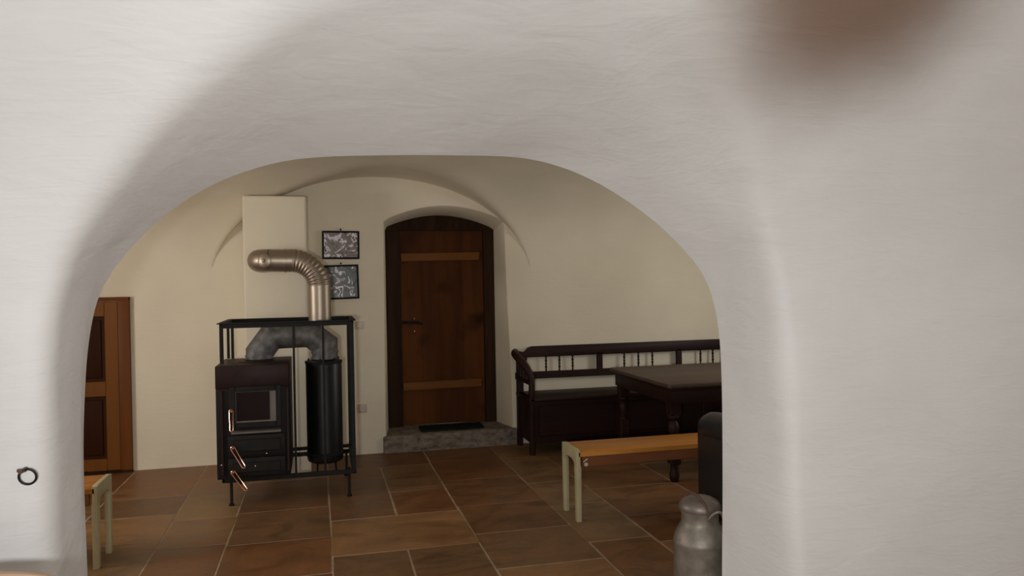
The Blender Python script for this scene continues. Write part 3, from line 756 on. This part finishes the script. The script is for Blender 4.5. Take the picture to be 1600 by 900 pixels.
# ------------------------------------------------------------------ small bench stools with painted end frames
def stool(name, label, loc, length, flip=False):
    t = thing(name, label, 'bench', loc, math.pi if flip else 0, 'small pine benches with cream painted legs')
    W, Ht = .30, .445
    bm = B(); prism(bm, [(0, Ht-.038), (0, Ht-.012), (.01, Ht-.004), (.03, Ht), (W-.03, Ht), (W-.01, Ht-.004), (W, Ht-.012), (W, Ht-.038)], 0.0, length, 'YZ', .003)
    obj('seat', bm, M['pine'], t, smooth=30)
    for y in (.012, W-.034):
        bm = B(); box(bm, .03, length-.03, y, y+.022, Ht-.105, Ht-.036, .002, 1); obj('apron', bm, M['pine_d'], t, smooth=30)
    for s, x in ((0, -.012), (1, length-.013)):
        nm = 'end_frame'
        # arched end brace
        pts = [(0.0, Ht-.002), (0.0, Ht-.10), (.055, Ht-.10)]
        for k in range(1, 10):
            a = math.pi*k/10; pts.append((W/2-(W/2-.055)*math.cos(a), Ht-.10+.035*math.sin(a)**.7))
        pts += [(W-.055, Ht-.10), (W, Ht-.10), (W, Ht-.002), (W-.03, Ht+.004), (.03, Ht+.004)]
        bm = B(); prism(bm, pts, x, x+.025, 'YZ', .002); obj(nm, bm, M['cream'], t, smooth=30)
        for ya, yb_ in ((0.0, .052), (W-.052, W)):
            bm = B(); foot = .012 if ya == 0 else -.012
            prism(bm, [(ya, Ht-.10), (yb_, Ht-.10), ((ya+yb_)/2+.018, 0), ((ya+yb_)/2-.018, 0)], x, x+.03, 'YZ', .002)
            obj('leg', bm, M['cream'] , t, smooth=30)
    bm = B(); tube(bm, [(.045, -.012, Ht-.085), (.05, .014, Ht-.085)], .012, 14); tube(bm, [(.03, -.006, Ht-.07), (.055, -.014, Ht-.05)], .006, 8)
    obj('hook', bm, M['steel'], t, smooth=40)
    return t
stool('small_bench', 'small orange pine bench with cream end legs, in front of the dark box bench', (1.53, 4.51, 0), 1.12)
stool('small_bench', 'cream legged pine bench half hidden behind the left side of the arch', (-1.19, 4.81, 0), .79, True)

# ------------------------------------------------------------------ black leather armchair
ac = thing('leather_armchair', 'black leather armchair, only its rounded arm showing beside the right arch jamb', 'armchair', (2.70, 4.03, 0))
def soft(bm, sub=2):
    return bm
def cushion(name, x0, x1, y0, y1, z0, z1, r, par=ac):
    bm = B(); box(bm, x0, x1, y0, y1, z0, z1, r, 6); return obj(name, bm, M['leather'], par, smooth=40)
cushion('base', -.40, .40, -.36, .36, .05, .34, .03)
for s in (-1, 1):
    a, b = (-.42, -.25) if s < 0 else (.25, .42)
    cushion('armrest', a, b, -.36, .395, .06, .56, .04)
    bm = B(); cxr = (a+b)/2
    pts = resample([(cxr, -.34, .565), (cxr, -.1, .575), (cxr, .2, .58), (cxr, .33, .57), (cxr, .385, .53)], 18)
    tube(bm, pts, [.075]+[.095]*15+[.088, .07], 20); obj('arm_roll', bm, M['leather'], ac, smooth=60)
    for y in (-.28, .28):
        bm = B(); lathe(bm, [(0, 0), (.022, 0), (.03, .06), (0, .06)], 14, (cxr, y)); obj('foot', bm, M['iron'], ac, smooth=40)
cushion('seat_cushion', -.25, .25, -.18, .36, .32, .46, .05)
cushion('backrest', -.40, .40, -.42, -.20, .06, .80, .08)

# ------------------------------------------------------------------ milk can
can = thing('milk_can', 'dented dull aluminium milk can standing behind the right arch jamb', 'milk can', (1.757, 3.375, 0))
bm = B(); lathe(bm, [(0, .004), (.112, .004), (.116, 0), (.124, .004), (.127, .02), (.128, .06), (.128, .228), (.1295, .236), (.1275, .244), (.124, .258), (.114, .285), (.100, .308), (.091, .322), (.0885, .332), (.088, .365), (.091, .372), (.092, .382), (.080, .386), (.06, .386), (0, .386)], 64)
obj('can_body', bm, M['alu'], can, smooth=35)
bm = B(); lathe(bm, [(.080, .383), (.099, .385), (.101, .394), (.099, .410), (.090, .426), (.066, .441), (.03, .451), (0, .452)], 56)
lid = obj('lid', bm, M['alu_lid'], can, smooth=35)
bm = B(); pts = [(.97*a+.24*b, -.24*a+.97*b, c) for a, b, c in ((-.062, .01, .452), (-.052, -.0, .470), (-.035, -.03, .472), (-.012, -.062, .455), (.006, -.09, .425), (.016, -.104, .388))]
pts = resample(pts, 20); tube(bm, pts, .0065, 10); obj('bail_strap', bm, M['strap'], can, smooth=40)
for s in (-1, 1):
    bm = B(); pts = resample([(-.004, s*.086, .355), (.0, s*.114, .385), (.02, s*.132, .408), (.042, s*.132, .402), (.060, s*.122, .372), (.068, s*.112, .340), (.076, s*.104, .325)], 22)
    tube(bm, pts, .0075, 12); obj('handle', bm, M['alu'], can, smooth=40)

# ------------------------------------------------------------------ iron ring on the front wall
rp = on_y(43, 745, YB-.03)
ring = thing('iron_ring', 'small black iron ring hanging from a staple on the left white wall', 'ring', (rp.x, YB-.012, rp.z))
bm = B(); pts = [(.024*math.cos(a), -.018-.004*math.sin(a), .024*math.sin(a)) for a in [2*math.pi*k/36 for k in range(36)]]
tube(bm, pts, .0035, 10, closed=True); obj('ring_loop', bm, M['ringiron'], ring, smooth=True)
bm = B(); tube(bm, [(-.013, .02, .020), (-.014, -.018, .019), (-.020, -.026, .016)], [.006, .0065, .006], 10); tube(bm, [(-.028, -.012, .019), (-.004, -.022, .021)], .0055, 10)
obj('staple', bm, M['rust'], ring, smooth=40)

# ------------------------------------------------------------------ chair whose back top peeks in at lower left
ch = thing('wooden_chair', 'pale wooden chair, only the curved top of its back peeking in at lower left', 'chair', (-.85, 2.18, 0))
bm = B(); pts = [(-.2, .62)]
for k in range(21):
    t_ = k/20; pts.append((-.2+.4*t_, .735+.060*math.sin(math.pi*t_)**.35))
pts.append((.2, .62)); prism(bm, pts, -.012, .012, 'XZ', .005); obj('top_rail', bm, M['beech'], ch, smooth=30)
for x in (-.18, .18):
    bm = B(); tube(bm, [(x, .0, 0), (x, 0, .45), (x, 0, .68)], [.014, .018, .014], 12); obj('leg', bm, M['beech'], ch, smooth=30)
    bm = B(); tube(bm, [(x, -.38, 0), (x, -.36, .43)], [.013, .018], 12); obj('leg', bm, M['beech'], ch, smooth=30)
bm = B(); box(bm, -.21, .21, -.40, .0, .43, .455, .01, 2); obj('seat', bm, M['beech'], ch, smooth=30)
for x in (-.09, 0, .09):
    bm = B(); tube(bm, [(x, -.0, .45), (x, 0, .64)], .009, 10); obj('back_spindle', bm, M['beech'], ch, smooth=30)
